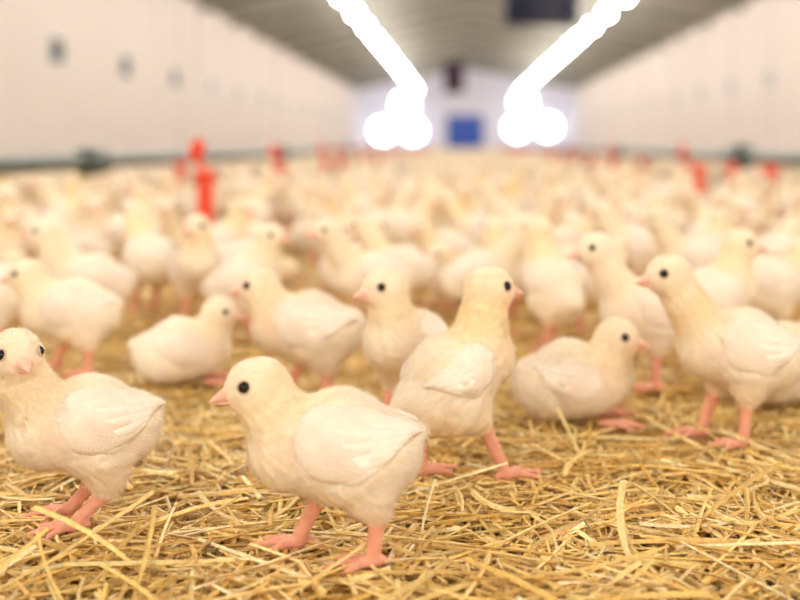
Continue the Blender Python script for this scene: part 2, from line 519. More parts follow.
# ------------------------------------------------------------------ chicks
def chick_material(name, c_lo, c_hi, c_yel):
    m = material(name, (0.95, 0.85, 0.66), 0.85)
    L = m.node_tree.links
    b = m.node_tree.nodes['Principled BSDF']
    a = node(m, 'ShaderNodeVertexColor', layer_name='look')
    sp = node(m, 'ShaderNodeSeparateColor')
    L.new(a.outputs[0], sp.inputs[0])
    tc = node(m, 'ShaderNodeTexCoord')
    n = node(m, 'ShaderNodeTexNoise'); n.inputs['Scale'].default_value = 90; n.inputs['Detail'].default_value = 3
    L.new(tc.outputs['Object'], n.inputs['Vector'])
    base = node(m, 'ShaderNodeMix', data_type='RGBA')
    base.inputs[6].default_value = (*c_lo, 1); base.inputs[7].default_value = (*c_hi, 1)
    L.new(n.outputs[0], base.inputs[0])
    yel = node(m, 'ShaderNodeMix', data_type='RGBA')
    yel.inputs[7].default_value = (*c_yel, 1)
    oi = node(m, 'ShaderNodeObjectInfo')
    om = node(m, 'ShaderNodeMapRange'); om.inputs[3].default_value = .7; om.inputs[4].default_value = 1.5
    L.new(oi.outputs['Random'], om.inputs[0])
    ym = node(m, 'ShaderNodeMath', operation='MULTIPLY', use_clamp=True)
    L.new(sp.outputs[1], ym.inputs[0]); L.new(om.outputs[0], ym.inputs[1])
    L.new(ym.outputs[0], yel.inputs[0]); L.new(base.outputs[2], yel.inputs[6])
    pk = node(m, 'ShaderNodeMix', data_type='RGBA')
    pk.inputs[7].default_value = (0.86, 0.60, 0.48, 1)
    L.new(sp.outputs[2], pk.inputs[0]); L.new(yel.outputs[2], pk.inputs[6])
    n2 = node(m, 'ShaderNodeTexNoise'); n2.inputs['Scale'].default_value = 160
    L.new(tc.outputs['Object'], n2.inputs['Vector'])
    legc = node(m, 'ShaderNodeMix', data_type='RGBA')
    legc.inputs[6].default_value = (0.70, 0.27, 0.17, 1); legc.inputs[7].default_value = (0.82, 0.43, 0.30, 1)
    L.new(n2.outputs[0], legc.inputs[0])
    sk = node(m, 'ShaderNodeMix', data_type='RGBA')
    L.new(sp.outputs[0], sk.inputs[0]); L.new(pk.outputs[2], sk.inputs[6]); L.new(legc.outputs[2], sk.inputs[7])
    br = node(m, 'ShaderNodeMix', data_type='RGBA', blend_type='MULTIPLY')
    br.inputs[0].default_value = 1
    L.new(sk.outputs[2], br.inputs[6]); L.new(a.outputs[1], br.inputs[7])
    L.new(br.outputs[2], b.inputs['Base Color'])
    b.inputs['Subsurface Weight'].default_value = .12
    b.inputs['Subsurface Radius'].default_value = (.004, .0025, .0012)
    b.inputs['Subsurface Scale'].default_value = 1.0
    b.inputs['Sheen Weight'].default_value = .25
    b.inputs['Sheen Tint'].default_value = (1, .93, .8, 1)
    b.inputs['Specular IOR Level'].default_value = .15
    n3 = node(m, 'ShaderNodeTexNoise'); n3.inputs['Scale'].default_value = 420; n3.inputs['Detail'].default_value = 2
    L.new(tc.outputs['Object'], n3.inputs['Vector'])
    bp = node(m, 'ShaderNodeBump'); bp.inputs['Strength'].default_value = .25; bp.inputs['Distance'].default_value = .001
    L.new(n3.outputs[0], bp.inputs['Height']); L.new(bp.outputs[0], b.inputs['Normal'])
    return m
M_down = chick_material('chick_down', (0.82, 0.69, 0.53), (0.89, 0.81, 0.68), (0.88, 0.65, 0.29))
def strand_material():
    m = chick_material('chick_down_strand', (0.95, 0.86, 0.73), (0.98, 0.95, 0.89), (0.97, 0.82, 0.50))
    nt = m.node_tree
    b = nt.nodes['Principled BSDF']
    src = b.inputs['Base Color'].links[0].from_socket
    df = node(m, 'ShaderNodeBsdfDiffuse'); tr = node(m, 'ShaderNodeBsdfTranslucent'); mx = node(m, 'ShaderNodeMixShader')
    mx.inputs[0].default_value = .5
    nt.links.new(src, df.inputs[0]); nt.links.new(src, tr.inputs[0])
    nt.links.new(df.outputs[0], mx.inputs[1]); nt.links.new(tr.outputs[0], mx.inputs[2])
    out = [n for n in nt.nodes if n.type == 'OUTPUT_MATERIAL'][0]
    nt.links.new(mx.outputs[0], out.inputs[0])
    nt.nodes.remove(b)
    return m
M_strand = strand_material()
M_wing = noisy('wing_feather_white', (0.82, 0.68, 0.56), (0.88, 0.79, 0.67), 55, 0.7, .2, 500)
M_wing.node_tree.nodes['Principled BSDF'].inputs['Subsurface Weight'].default_value = .2
M_wing.node_tree.nodes['Principled BSDF'].inputs['Subsurface Radius'].default_value = (.004, .0025, .0012)
M_wing.node_tree.nodes['Principled BSDF'].inputs['Subsurface Scale'].default_value = 1.0
M_feather = noisy('feather_white', (0.85, 0.74, 0.62), (0.89, 0.81, 0.70), 90, 0.6)
M_beak = noisy('beak_pink', (0.80, 0.40, 0.28), (0.88, 0.57, 0.43), 150, 0.4)
M_eye = material('eye_black', (0.004, 0.003, 0.003), 0.08)
M_lid = material('eyelid_pink', (0.62, 0.46, 0.33), 0.6)
M_nostril = material('nostril_dark', (0.35, 0.14, 0.10), 0.6)

def smin(a, b, k):
    h = np.maximum(k - np.abs(a - b), 0) / k
    return np.minimum(a, b) - h * h * k * .25

class Field:
    """smooth union of tapered capsules, two groups: down and leg"""
    def __init__(s): s.p = []
    def cap(s, a, b, r0, r1, k=.012, g=0):
        s.p.append((np.array(a, float), np.array(b, float), r0, r1, k, g))
    def seg(s, P, pr):
        a, b, r0, r1, k, g = pr
        ab = b - a
        l2 = max(float(ab @ ab), 1e-12)
        tt = np.clip(((P - a) @ ab) / l2, 0, 1)
        return np.linalg.norm(P - a - tt[..., None] * ab, axis=-1) - (r0 + (r1 - r0) * tt)
    def both(s, P):
        fs = [np.full(P.shape[:-1], .05), np.full(P.shape[:-1], .05)]
        for pr in s.p:
            fs[pr[5]] = smin(fs[pr[5]], s.seg(P, pr), pr[4])
        return fs
    def grid(s, h):
        lo = np.min([np.minimum(p[0], p[1]) - max(p[2], p[3]) for p in s.p], 0) - 3 * h
        hi = np.max([np.maximum(p[0], p[1]) + max(p[2], p[3]) for p in s.p], 0) + 3 * h
        n = np.ceil((hi - lo) / h).astype(int) + 1
        ax = [lo[i] + h * np.arange(n[i]) for i in range(3)]
        fs = [np.full(n, .05, np.float32), np.full(n, .05, np.float32)]
        for pr in s.p:
            a, b, r0, r1, k, g = pr
            m_ = max(r0, r1) + k + 2 * h
            sl = []
            for i in range(3):
                l_, h_ = min(a[i], b[i]) - m_, max(a[i], b[i]) + m_
                i0 = max(int((l_ - lo[i]) / h), 0); i1 = min(int((h_ - lo[i]) / h) + 2, n[i])
                sl.append(slice(i0, i1))
            P = np.stack(np.meshgrid(ax[0][sl[0]], ax[1][sl[1]], ax[2][sl[2]], indexing='ij'), -1)
            d = s.seg(P, pr)
            fs[g][tuple(sl)] = smin(fs[g][tuple(sl)], d, k)
        X, Y, Z = np.meshgrid(*ax, indexing='ij', sparse=True)
        fs[0] = fs[0] + .0006 * (np.sin(X * 420 + 2 * np.sin(Z * 210)) * np.sin(Y * 380 + Z * 300))
        return smin(fs[0], fs[1], .004), lo, h, fs[0]

def surface_nets(f, lo, h):
    s = f < 0
    cnt = sum(s[i:s.shape[0]-1+i, j:s.shape[1]-1+j, k:s.shape[2]-1+k].astype(np.int8) for i in (0, 1) for j in (0, 1) for k in (0, 1))
    cells = np.argwhere((cnt > 0) & (cnt < 8))
    pos = np.zeros((len(cells), 3)); num = np.zeros(len(cells))
    cor = [(i, j, k) for i in (0, 1) for j in (0, 1) for k in (0, 1)]
    val = {c: f[cells[:, 0] + c[0], cells[:, 1] + c[1], cells[:, 2] + c[2]] for c in cor}
    for c in cor:
        for ax in range(3):
            if c[ax] == 0:
                c2 = list(c); c2[ax] = 1; c2 = tuple(c2)
                fa, fb = val[c], val[c2]
                x = (fa < 0) != (fb < 0)
                tt = np.where(x, fa / np.where(x, fa - fb, 1), 0)
                p = np.array(c, float)[None] + tt[:, None] * (np.array(c2) - np.array(c))[None]
                pos[x] += p[x]; num[x] += 1
    V = lo + (cells + pos / num[:, None]) * h
    ind = np.full(np.array(f.shape) - 1, -1, np.int32)
    ind[tuple(cells.T)] = np.arange(len(cells))
    Q = []
    for ax in range(3):
        a, b = (ax + 1) % 3, (ax + 2) % 3
        s0 = [slice(None)] * 3; s1 = [slice(None)] * 3
        s0[ax] = slice(0, -1); s1[ax] = slice(1, None)
        A, B = s[tuple(s0)], s[tuple(s1)]
        E = np.argwhere(A != B)
        ok = (E[:, a] > 0) & (E[:, b] > 0)
        E = E[ok]
        inside = A[tuple(E.T)]
        def cell(da, db):
            e = E.copy(); e[:, a] -= da; e[:, b] -= db
            return ind[tuple(e.T)]
        qd = np.stack([cell(1, 1), cell(0, 1), cell(0, 0), cell(1, 0)], -1)
        qd[~inside] = qd[~inside][:, ::-1]
        Q.append(qd)
    return V, np.concatenate(Q)

def smooth_verts(V, Q, it=2):
    E = np.concatenate([Q[:, [i, (i + 1) % 4]] for i in range(4)])
    for _ in range(it):
        acc = np.zeros_like(V); n = np.zeros(len(V))
        np.add.at(acc, E[:, 0], V[E[:, 1]]); np.add.at(n, E[:, 0], 1)
        np.add.at(acc, E[:, 1], V[E[:, 0]]); np.add.at(n, E[:, 1], 1)
        V = V * .5 + .5 * acc / n[:, None]
    return V

def rotxz(p, a):
    x, y, z = p
    return np.array([x * math.cos(a) - z * math.sin(a), y, x * math.sin(a) + z * math.cos(a)])

BEAK = None
def beak_meshes():
    def horn(L, w, hh, droop, z0):
        V = []; n = 10; K = 7
        for k in range(K):
            tt = k / (K - 1)
            ww = w * (1 - tt ** 1.3) + .0007; hv = hh * (1 - tt ** 1.6) + .0007
            for j in range(n):
                a = 2 * math.pi * j / n
                V.append((L * tt, ww * math.cos(a), z0 + hv * math.sin(a) - droop * tt ** 2))
        F_ = [(k*n+j, k*n+(j+1) % n, (k+1)*n+(j+1) % n, (k+1)*n+j) for k in range(K-1) for j in range(n)]
        m_ = MB().add(V, F_)
        m_.f.append(tuple((K-1)*n+j for j in range(n))); m_.f.append(tuple(range(n-1, -1, -1)))
        return m_
    up = horn(.0215, .0088, .0066, .0046, .0012).mesh('beak', M_beak, True)
    lo_ = horn(.0172, .0068, .0030, .0002, -.0048).mesh('lower_mandible', M_beak, True)
    nos = MB()
    for sy in (-1, 1):
        nos.tube([(.0065, sy * .0048, .0040), (.0095, sy * .0040, .0032)], [.0009, .0006], 6)
    nos = nos.mesh('nostrils', M_nostril)
    eye = MB().lathe([(.0004, -.0042), (.0024, -.0035), (.0038, -.0017), (.0042, 0), (.0038, .0017), (.0024, .0035), (.0004, .0042)], 14).mesh('eye', M_eye, True)
    lid = MB()
    pts = [(.0046 * math.cos(a), .0046 * math.sin(a), .0012) for a in np.linspace(0, 2 * math.pi, 17)]
    lid.tube(pts, .0008, 6)
    lid = lid.mesh('eyelid', M_lid, True)
    return up, lo_, nos, eye, lid
BEAK = beak_meshes()

def make_pose(c, a, head, hyaw, hpitch, legs, h=.0016, fur=20000, fat=1.0, lying=False, stretch=1.0, wing_scale=1.0, seed=0, feathers=True, wdrop=0.0, ymul=1.0, eye=(.0092, .0154, .25)):
    """returns the shared meshes and places of one chick pose; local +X is forward, origin on the ground"""
    a = math.radians(a)
    c = np.array(c, float); head = np.array(head, float)
    F = Field()
    B = lambda x, y, z: c + rotxz((x * stretch, y, z), a)
    # trunk
    F.cap(B(0, .006, 0), B(-.028, .004, -.004), .034 * fat, .0275 * fat)
    F.cap(B(0, -.006, 0), B(-.028, -.004, -.004), .034 * fat, .0275 * fat)
    F.cap(B(0, .004, 0), B(.034, .003, -.006), .034 * fat, .027 * fat)
    F.cap(B(0, -.004, 0), B(.034, -.003, -.006), .034 * fat, .027 * fat)
    F.cap(B(-.036, 0, .006), B(-.056, 0, .014), .014, .004, .014)          # tail tuft
    if lying:
        F.cap(B(-.02, .014, -.012), B(.02, .014, -.014), .026, .022)
        F.cap(B(-.02, -.014, -.012), B(.02, -.014, -.014), .026, .022)
    # neck as a curve from the breast to the head
    nb = B(.032, 0, .004)
    hd = np.array([math.cos(hyaw) * math.cos(hpitch), math.sin(hyaw) * math.cos(hpitch), math.sin(hpitch)])
    hs = np.array([-math.sin(hyaw), math.cos(hyaw), 0.0])
    hu = np.cross(hd, hs)
    nt_ = head - hd * .004 - np.array([0, 0, .004])
    ctrl = (nb + nt_) / 2 + np.array([.006, 0, -.002])
    prev = nb; K = 5
    for i in range(1, K + 1):
        tt = i / K
        p = (1 - tt) ** 2 * nb + 2 * tt * (1 - tt) * ctrl + tt * tt * nt_
        F.cap(prev, p, .0235 - .0090 * ((i - 1) / K) ** .8, .0235 - .0090 * tt ** .8, .010)
        prev = p
    # head: skull, face, cheeks
    F.cap(head - hd * .004 + hu * .001, head + hd * .003 + hu * .0012, .0188, .0178, .008)
    F.cap(head + hd * .004, head + hd * .012 - hu * .0025, .0145, .0095, .008)
    for sy in (-1, 1):
        F.cap(head + hs * sy * .006 - hu * .006, head + hd * .006 + hs * sy * .005 - hu * .006, .0105, .009, .008)
    # legs
    for (sy, hip, hock, foot, fyaw) in legs:
        hip, hock, foot = (np.array(q_, float) for q_ in (hip, hock, foot))
        if not lying:
            F.cap(hip, hip * .45 + hock * .55, .0225, .0155, .014)
            F.cap(hip * .45 + hock * .55, hock, .0155, .0065, .006)
            F.cap(hock, foot + np.array([0, 0, .004]), .0064, .0050, .004, 1)
            F.cap(hock, hock + (foot - hock) * .12, .0074, .0064, .004, 1)
        f0 = foot + np.array([0, 0, .003])
        for ta, tl in ((-.6, .029), (0.0, .037), (.55, .030), (2.9, .013)):
            an = fyaw + ta * (1 if sy > 0 else -1)
            dv = np.array([math.cos(an), math.sin(an), 0])
            k1 = f0 + dv * tl * .45 + np.array([0, 0, .0015]); k2 = f0 + dv * tl * .85
            F.cap(f0, k1, .0038, .0030, .003, 1)
            F.cap(k1, k2, .0030, .0023, .002, 1)
            F.cap(k2, f0 + dv * tl + np.array([0, 0, -.002]), .0022, .0010, .0015, 1)
    f, lo, hh, fd = F.grid(h)
    V, Q = surface_nets(f, lo, hh)
    V = smooth_verts(V, Q, 2)
    fb = F.both(V)
    skin = np.clip((fb[0] - fb[1]) / .004 + .25, 0, 1)
    skin = skin * skin * (3 - 2 * skin)
    def tints(P):
        dh = np.linalg.norm(P - head, axis=-1)
        yel = .50 * np.exp(-(np.linalg.norm(P - (nb + nt_) / 2, axis=-1) / .030) ** 2) + .22 * np.exp(-(dh / .022) ** 2)
        under = np.clip((c[2] - .012 - P[:, 2]) / .03, 0, 1)
        yel = yel + .16 * under
        yel = yel + .18 * (np.sin(P[:, 0] * 95 + 1.7) * np.sin(P[:, 2] * 120 + P[:, 1] * 60) > .3)*0.4
        face = np.exp(-(np.linalg.norm(P - (head + hd * .017 - hu * .003), axis=-1) / .0115) ** 2)
        pink = .75 * face
        for sy in (-1, 1):                       # bare ear spot behind the eye
            pink = np.maximum(pink, .55 * np.exp(-(np.linalg.norm(P - (head - hd * .009 + hs * sy * .016 + hu * .000), axis=-1) / .0032) ** 2))
            pink = np.maximum(pink, .30 * np.exp(-(np.linalg.norm(P - B(.036, sy * .028, -.004), axis=-1) / .012) ** 2))
        if legs and not lying:
            for l_ in legs:
                pink = np.maximum(pink, .35 * np.exp(-(np.linalg.norm(P - np.array(l_[2]), axis=-1) / .012) ** 2))
        return np.clip(yel * ymul, 0, 1), np.clip(pink, 0, 1)
    yel, pink = tints(V)
    look = np.stack([skin, yel, pink, np.ones(len(V))], -1)
    body = np_mesh('body', V, quads=Q, look=look, mat=M_down)
    # outermost side surface for the wings, sampled on the volume
    def side_y(x, z, sy):
        ix = np.clip(((x - lo[0]) / hh), 0, fd.shape[0] - 1.001); iz = np.clip(((z - lo[2]) / hh), 0, fd.shape[2] - 1.001)
        i0, k0 = ix.astype(int), iz.astype(int)
        ins = fd < 0
        ny_ = fd.shape[1]
        out = np.zeros(x.shape)
        for di in (0, 1):
            for dk in (0, 1):
                colm = ins[i0 + di, :, k0 + dk]
                idx_ = np.where(colm, np.arange(ny_), -1).max(-1) if sy > 0 else np.where(colm, np.arange(ny_), 9999).min(-1)
                yy = lo[1] + idx_ * hh
                okm = colm.any(-1)
                yy = np.where(okm, sy * yy, 0.0)
                wx = (ix - i0) if di else 1 - (ix - i0); wz = (iz - k0) if dk else 1 - (iz - k0)
                out += yy * wx * wz
        return out
    parts = []
    furmask = []
    for sy in (1, -1):
        nu, nv = 22, 13
        L_, top, bot = .090 * wing_scale, .023 * wing_scale, .027 * wing_scale
        u = np.linspace(0, 1, nu); v = np.linspace(-1, 1, nv)
        U, W = np.meshgrid(u, v, indexing='ij')
        env = np.sqrt(np.clip(1 - (1 - np.clip(U / .28, 0, 1)) ** 2, 0, 1)) * (1 - .93 * np.clip((U - .42) / .58, 0, 1) ** 1.25)
        mid = .010 - .004 * U + .010 * U ** 2 - .006 * wdrop
        zz = mid + np.where(W > 0, W * top, W * bot) * env
        xx = .034 - L_ * U
        wa = a * .75 - wdrop * .25
        XX = c[0] + xx * math.cos(wa) - zz * math.sin(wa); ZZ = c[2] + xx * math.sin(wa) + zz * math.cos(wa)
        ysf = side_y(XX, ZZ, sy)
        fl_ = .030 - .016 * np.clip((U - .3) / .7, 0, 1)
        ysf = np.maximum(ysf, fl_ * np.cos(W * .9))
        for _ in range(4):
            pad = np.pad(ysf, 1, mode='edge')
            ysf = (pad[:-2, 1:-1] + pad[2:, 1:-1] + pad[1:-1, :-2] + pad[1:-1, 2:] + 2 * ysf) / 6
        dome = np.clip(1 - W ** 2, 0, 1) ** .5 * np.clip(np.sin(np.clip(U * 1.02 + .03, 0, 1) * math.pi), 0, 1) ** .5
        yo = ysf + .0006 + .0042 * dome + .0006 * np.sin(U * 26 + W * 7) * dome
        yi = ysf - .004
        Vw = np.concatenate([np.stack([XX, sy * yo, ZZ], -1).reshape(-1, 3), np.stack([XX, sy * yi, ZZ], -1).reshape(-1, 3)])
        g = np.arange(nu * nv).reshape(nu, nv)
        q_ = np.stack([g[:-1, :-1], g[1:, :-1], g[1:, 1:], g[:-1, 1:]], -1).reshape(-1, 4)
        o2 = nu * nv
        per = np.concatenate([g[:, 0], g[-1, 1:], g[-2::-1, -1], g[0, -2:0:-1]])
        rim = np.stack([per, np.roll(per, -1), np.roll(per, -1) + o2, per + o2], -1)
        Qw = np.concatenate([q_, q_[:, ::-1] + o2, rim[:, ::-1]])
        if sy > 0: Qw = Qw[:, ::-1]
        parts.append(('wing', np_mesh('wing', Vw, quads=Qw, mat=M_wing), sy))
        furmask.append((wa, L_, top, bot, sy))
        if feathers:
            from_tab = []
            for k in range(8):
                # overlapping quills fanning from mid wing to the tip
                r0 = k / 7
                u0, u1 = .26 + .30 * r0 * (k % 2) + .12 * (1 - r0), .74 + .27 * r0 ** .7
                w0, w1 = -.82 + 1.25 * r0, -.95 + 1.2 * r0
                nn = 9
                tt = np.linspace(0, 1, nn)
                uc = u0 + (u1 - u0) * tt; wc = w0 + (w1 - w0) * tt
                envc = np.sqrt(np.clip(1 - (1 - np.clip(uc / .28, 0, 1)) ** 2, 0, 1)) * (1 - .93 * np.clip((uc - .42) / .58, 0, 1) ** 1.25)
                zc = .010 - .004 * uc + .010 * uc ** 2 - .006 * wdrop + np.where(wc > 0, wc * top, wc * bot) * envc
                xc = .034 - L_ * uc
                hw = .0050 * np.sqrt(np.clip(np.sin(np.clip(tt * .9 + .1, 0, 1) * math.pi), 0, 1)) + .0006
                rows = []
                for e_, dy in ((-1, -.0006), (0, .0009), (1, .0002)):
                    z2 = zc + e_ * hw
                    X2 = c[0] + xc * math.cos(wa) - z2 * math.sin(wa); Z2 = c[2] + xc * math.sin(wa) + z2 * math.cos(wa)
                    # height of the wing shell under the quill
                    iu = np.clip(uc * (nu - 1), 0, nu - 1.001); iv = np.clip((np.clip(wc, -1, 1) + 1) / 2 * (nv - 1), 0, nv - 1.001)
                    a0, b0 = iu.astype(int), iv.astype(int); fu, fv = iu - a0, iv - b0
                    yb = (yo[a0, b0] * (1 - fu) * (1 - fv) + yo[np.minimum(a0 + 1, nu - 1), b0] * fu * (1 - fv) + yo[a0, b0 + 1] * (1 - fu) * fv + yo[np.minimum(a0 + 1, nu - 1), b0 + 1] * fu * fv)
                    rows.append(np.stack([X2, sy * (yb + dy * tt - .0016 * (1 - tt) ** 2 + .0012 * tt + .00025 * k * tt), Z2], -1))
                up_ = np.stack(rows, 1)
                dn_ = up_.copy(); dn_[:, :, 1] -= sy * .0007
                Vf = np.concatenate([up_.reshape(-1, 3), dn_.reshape(-1, 3)])
                g = np.arange(nn * 3).reshape(nn, 3)
                q_ = np.stack([g[:-1, :-1], g[1:, :-1], g[1:, 1:], g[:-1, 1:]], -1).reshape(-1, 4)
                o2 = nn * 3
                per = np.concatenate([g[:, 0], g[-1, 1:], g[-2::-1, -1], g[0, -2:0:-1]])
                rim = np.stack([per, np.roll(per, -1), np.roll(per, -1) + o2, per + o2], -1)
                Qf = np.concatenate([q_, q_[:, ::-1] + o2, rim[:, ::-1]])
                if sy > 0: Qf = Qf[:, ::-1]
                parts.append(('feather', np_mesh('feather', Vf, quads=Qf, mat=M_feather), sy))
    # soft down: fine strands lying back over the body
    down = None
    if fur:
        r = np.random.default_rng(seed + 5)
        P0, P1, P2, P3 = (V[Q[:, i]] for i in range(4))
        nrm = np.cross(P2 - P0, P3 - P1)
        ar = np.linalg.norm(nrm, axis=1); nrm /= ar[:, None] + 1e-12
        qs = r.choice(len(Q), fur, p=ar / ar.sum())
        s_, t_ = r.random((fur, 1)), r.random((fur, 1))
        Pp = (P0[qs] * (1 - s_) + P1[qs] * s_) * (1 - t_) + (P3[qs] * (1 - s_) + P2[qs] * s_) * t_
        Nn = nrm[qs]
        keep = skin[Q[qs, 0]] < .25
        keep &= np.linalg.norm(Pp - (head + hd * .020 - hu * .002), axis=1) > .0105
        for sy in (-1, 1):
            keep &= np.linalg.norm(Pp - (head + hd * eye[0] + hs * sy * (eye[1] - .001) + hu * .0036), axis=1) > .0062
        for wa, L_, top, bot, sy in furmask:
            dx, dz_ = Pp[:, 0] - c[0], Pp[:, 2] - c[2]
            xx = dx * math.cos(wa) + dz_ * math.sin(wa); zz = -dx * math.sin(wa) + dz_ * math.cos(wa)
            U = (.034 - xx) / L_
            env = np.sqrt(np.clip(1 - (1 - np.clip(U / .28, 0, 1)) ** 2, 0, 1)) * (1 - .93 * np.clip((U - .42) / .58, 0, 1) ** 1.25)
            W = zz - (.010 - .004 * U + .010 * U ** 2 - .006 * wdrop)
            inw = (U > 0.06) & (U < 1) & (W < top * env * .95) & (W > -bot * env * .95) & (Pp[:, 1] * sy > .004)
            keep &= ~inw
        Pp, Nn = Pp[keep], Nn[keep]
        n = len(Pp)
        flow = np.tile(np.array([-.85, 0, -.45]), (n, 1)) + r.normal(0, .28, (n, 3))
        dh = np.linalg.norm(Pp - head, axis=1)
        flow = np.where((dh < .03)[:, None], -hd * .9 - np.array([0, 0, .35]) + r.normal(0, .2, (n, 3)), flow)
        flow -= Nn * np.sum(flow * Nn, 1)[:, None]
        flow /= np.linalg.norm(flow, axis=1)[:, None] + 1e-9
        ln_ = r.uniform(.0040, .0085, n) * np.where(dh < .026, .6, 1.0)
        dirv = flow * .86 + Nn * r.uniform(.25, .60, (n, 1))
        sd = np.cross(dirv, Nn); sd /= np.linalg.norm(sd, axis=1)[:, None] + 1e-9
        wdt = r.uniform(.00020, .00040, (n, 1))
        root = Pp - Nn * .0004
        Vs = np.stack([root - sd * wdt, root + sd * wdt, root + dirv * ln_[:, None]], 1).reshape(-1, 3)
        yl, pk_ = tints(Pp)
        br = np.stack([np.zeros(n), yl, pk_ * .5, r.uniform(.88, 1.06, n)], -1)
        down = np_mesh('down', Vs, tris=np.arange(n * 3).reshape(-1, 3), look=np.repeat(br, 3, 0), mat=M_strand)
        down.normals_split_custom_set_from_vertices(np.repeat(Nn, 3, 0).tolist())
    R = Matrix((hd, hs, hu)).transposed().to_4x4()
    hm = Matrix.Translation(Vector(head)) @ R
    return dict(body=body, parts=parts, down=down, head=hm, eye=eye)

def place_chick(pose, x, y, yaw, sc, label, group, name='chick', detail=2, z=0.005, cat='chick', tilt=0.0):
    e = link(name, None, None, (x, y, z), (0, tilt, yaw))
    e.scale = (sc,) * 3
    link('body', pose['body'], e)
    if detail >= 2 and pose['down'] is not None:
        d = link('down', pose['down'], e); d['kind'] = 'stuff'
    wing = None
    for nm, me, sy in pose['parts']:
        if nm == 'wing':
            wing = link('wing', me, e)
        elif detail >= 2:
            link('feather', me, wing)
    hm = pose['head']
    b = link('beak', BEAK[0], e)
    b.matrix_local = hm @ Matrix.Translation((.0098, 0, -.0028)) @ Matrix.Scale(1.1, 4)
    if detail >= 2:
        link('lower_mandible', BEAK[1], b); link('nostrils', BEAK[2], b)
    ex, ey_, er = pose['eye']
    for sy in (1, -1):
        ey = link('eye', BEAK[3], e)
        m_ = Matrix.Translation((ex, sy * ey_, .0036)) @ Matrix.Rotation(-sy * er, 4, 'Z') @ Matrix.Rotation(-sy * math.radians(74), 4, 'X') @ Matrix.Identity(4)
        ey.matrix_local = hm @ m_
        if detail >= 2:
            link('eyelid', BEAK[4], ey)
    tag(e, label, cat, group)
    return e

rad = math.radians
def legset(lh, lf, rh, rf, ly=0, ry=0, hipz=.058, hx=-.008):
    return [(1, (hx + .3 * (lh[0]), .019, hipz), (lh[0], lh[1], lh[2]), lf, ly), (-1, (hx + .3 * (rh[0]), -.019, hipz), (rh[0], rh[1], rh[2]), rf, ry)]

POSES = {}
def pose(name, **kw):
    POSES[name] = make_pose(seed=len(POSES), **kw)
WALK = dict(c=(-.004, 0, .0795), a=7, head=(.054, 0, .1225), hyaw=.10, hpitch=-.10, legs=legset((-.030, .021, .036), (-.026, .023, 0), (.008, -.021, .040), (.026, -.022, 0), .15, .05))
GLANCE = dict(c=(-.006, 0, .078), a=6, head=(.052, .006, .1410), hyaw=rad(94), hpitch=-.05, eye=(.0118, .0138, .45), legs=legset((-.016, .020, .027), (.012, .022, 0), (-.020, -.020, .027), (.006, -.020, 0), .0, -.1, .050))
UPRIGHT = dict(c=(-.010, 0, .088), a=36, head=(.030, 0, .1630), hyaw=-.12, hpitch=.0, legs=legset((-.030, .020, .046), (-.026, .022, 0), (.010, -.021, .052), (.034, -.022, 0), .0, -.1, .062), wing_scale=.74, fat=.97, ymul=1.9)
TALL = dict(c=(-.010, 0, .0885), a=13, head=(.064, 0, .1600), hyaw=.05, hpitch=-.03, legs=legset((-.006, .020, .044), (-.002, .021, 0), (.012, -.021, .046), (.026, -.022, 0), .05, 0, .066), wing_scale=.98)
LIE = dict(c=(-.006, 0, .045), a=7, head=(.044, -.004, .0875), hyaw=-.2, hpitch=-.06, legs=[(1, (0, .02, .03), (0, .02, .02), (.032, .020, 0), .2), (-1, (0, -.02, .03), (0, -.02, .02), (.036, -.021, 0), -.25)], lying=True, wing_scale=.80, wdrop=.8)
FACE = dict(c=(-.008, 0, .083), a=28, head=(.036, -.004, .148), hyaw=-.55, hpitch=-.02, legs=legset((-.008, .020, .044), (.004, .022, 0), (-.004, -.021, .044), (.014, -.022, 0), .1, -.1, .062))
PECK = dict(c=(-.006, 0, .076), a=-14, head=(.076, .004, .056), hyaw=.1, hpitch=-.6, legs=legset((-.010, .020, .036), (.002, .022, 0), (-.016, -.021, .036), (-.004, -.022, 0), .1, -.1))
pose('walk', **WALK)
pose('glance', **GLANCE)
pose('upright', **UPRIGHT)
pose('tall', **TALL)
pose('lie', **LIE)
pose('face', fur=9000, **FACE)
for nm, kw in (('walk', WALK), ('upright', UPRIGHT), ('tall', TALL), ('lie', LIE), ('peck', PECK), ('face', FACE)):
    pose(nm + '_far', h=.003, fur=0, feathers=False, **kw)

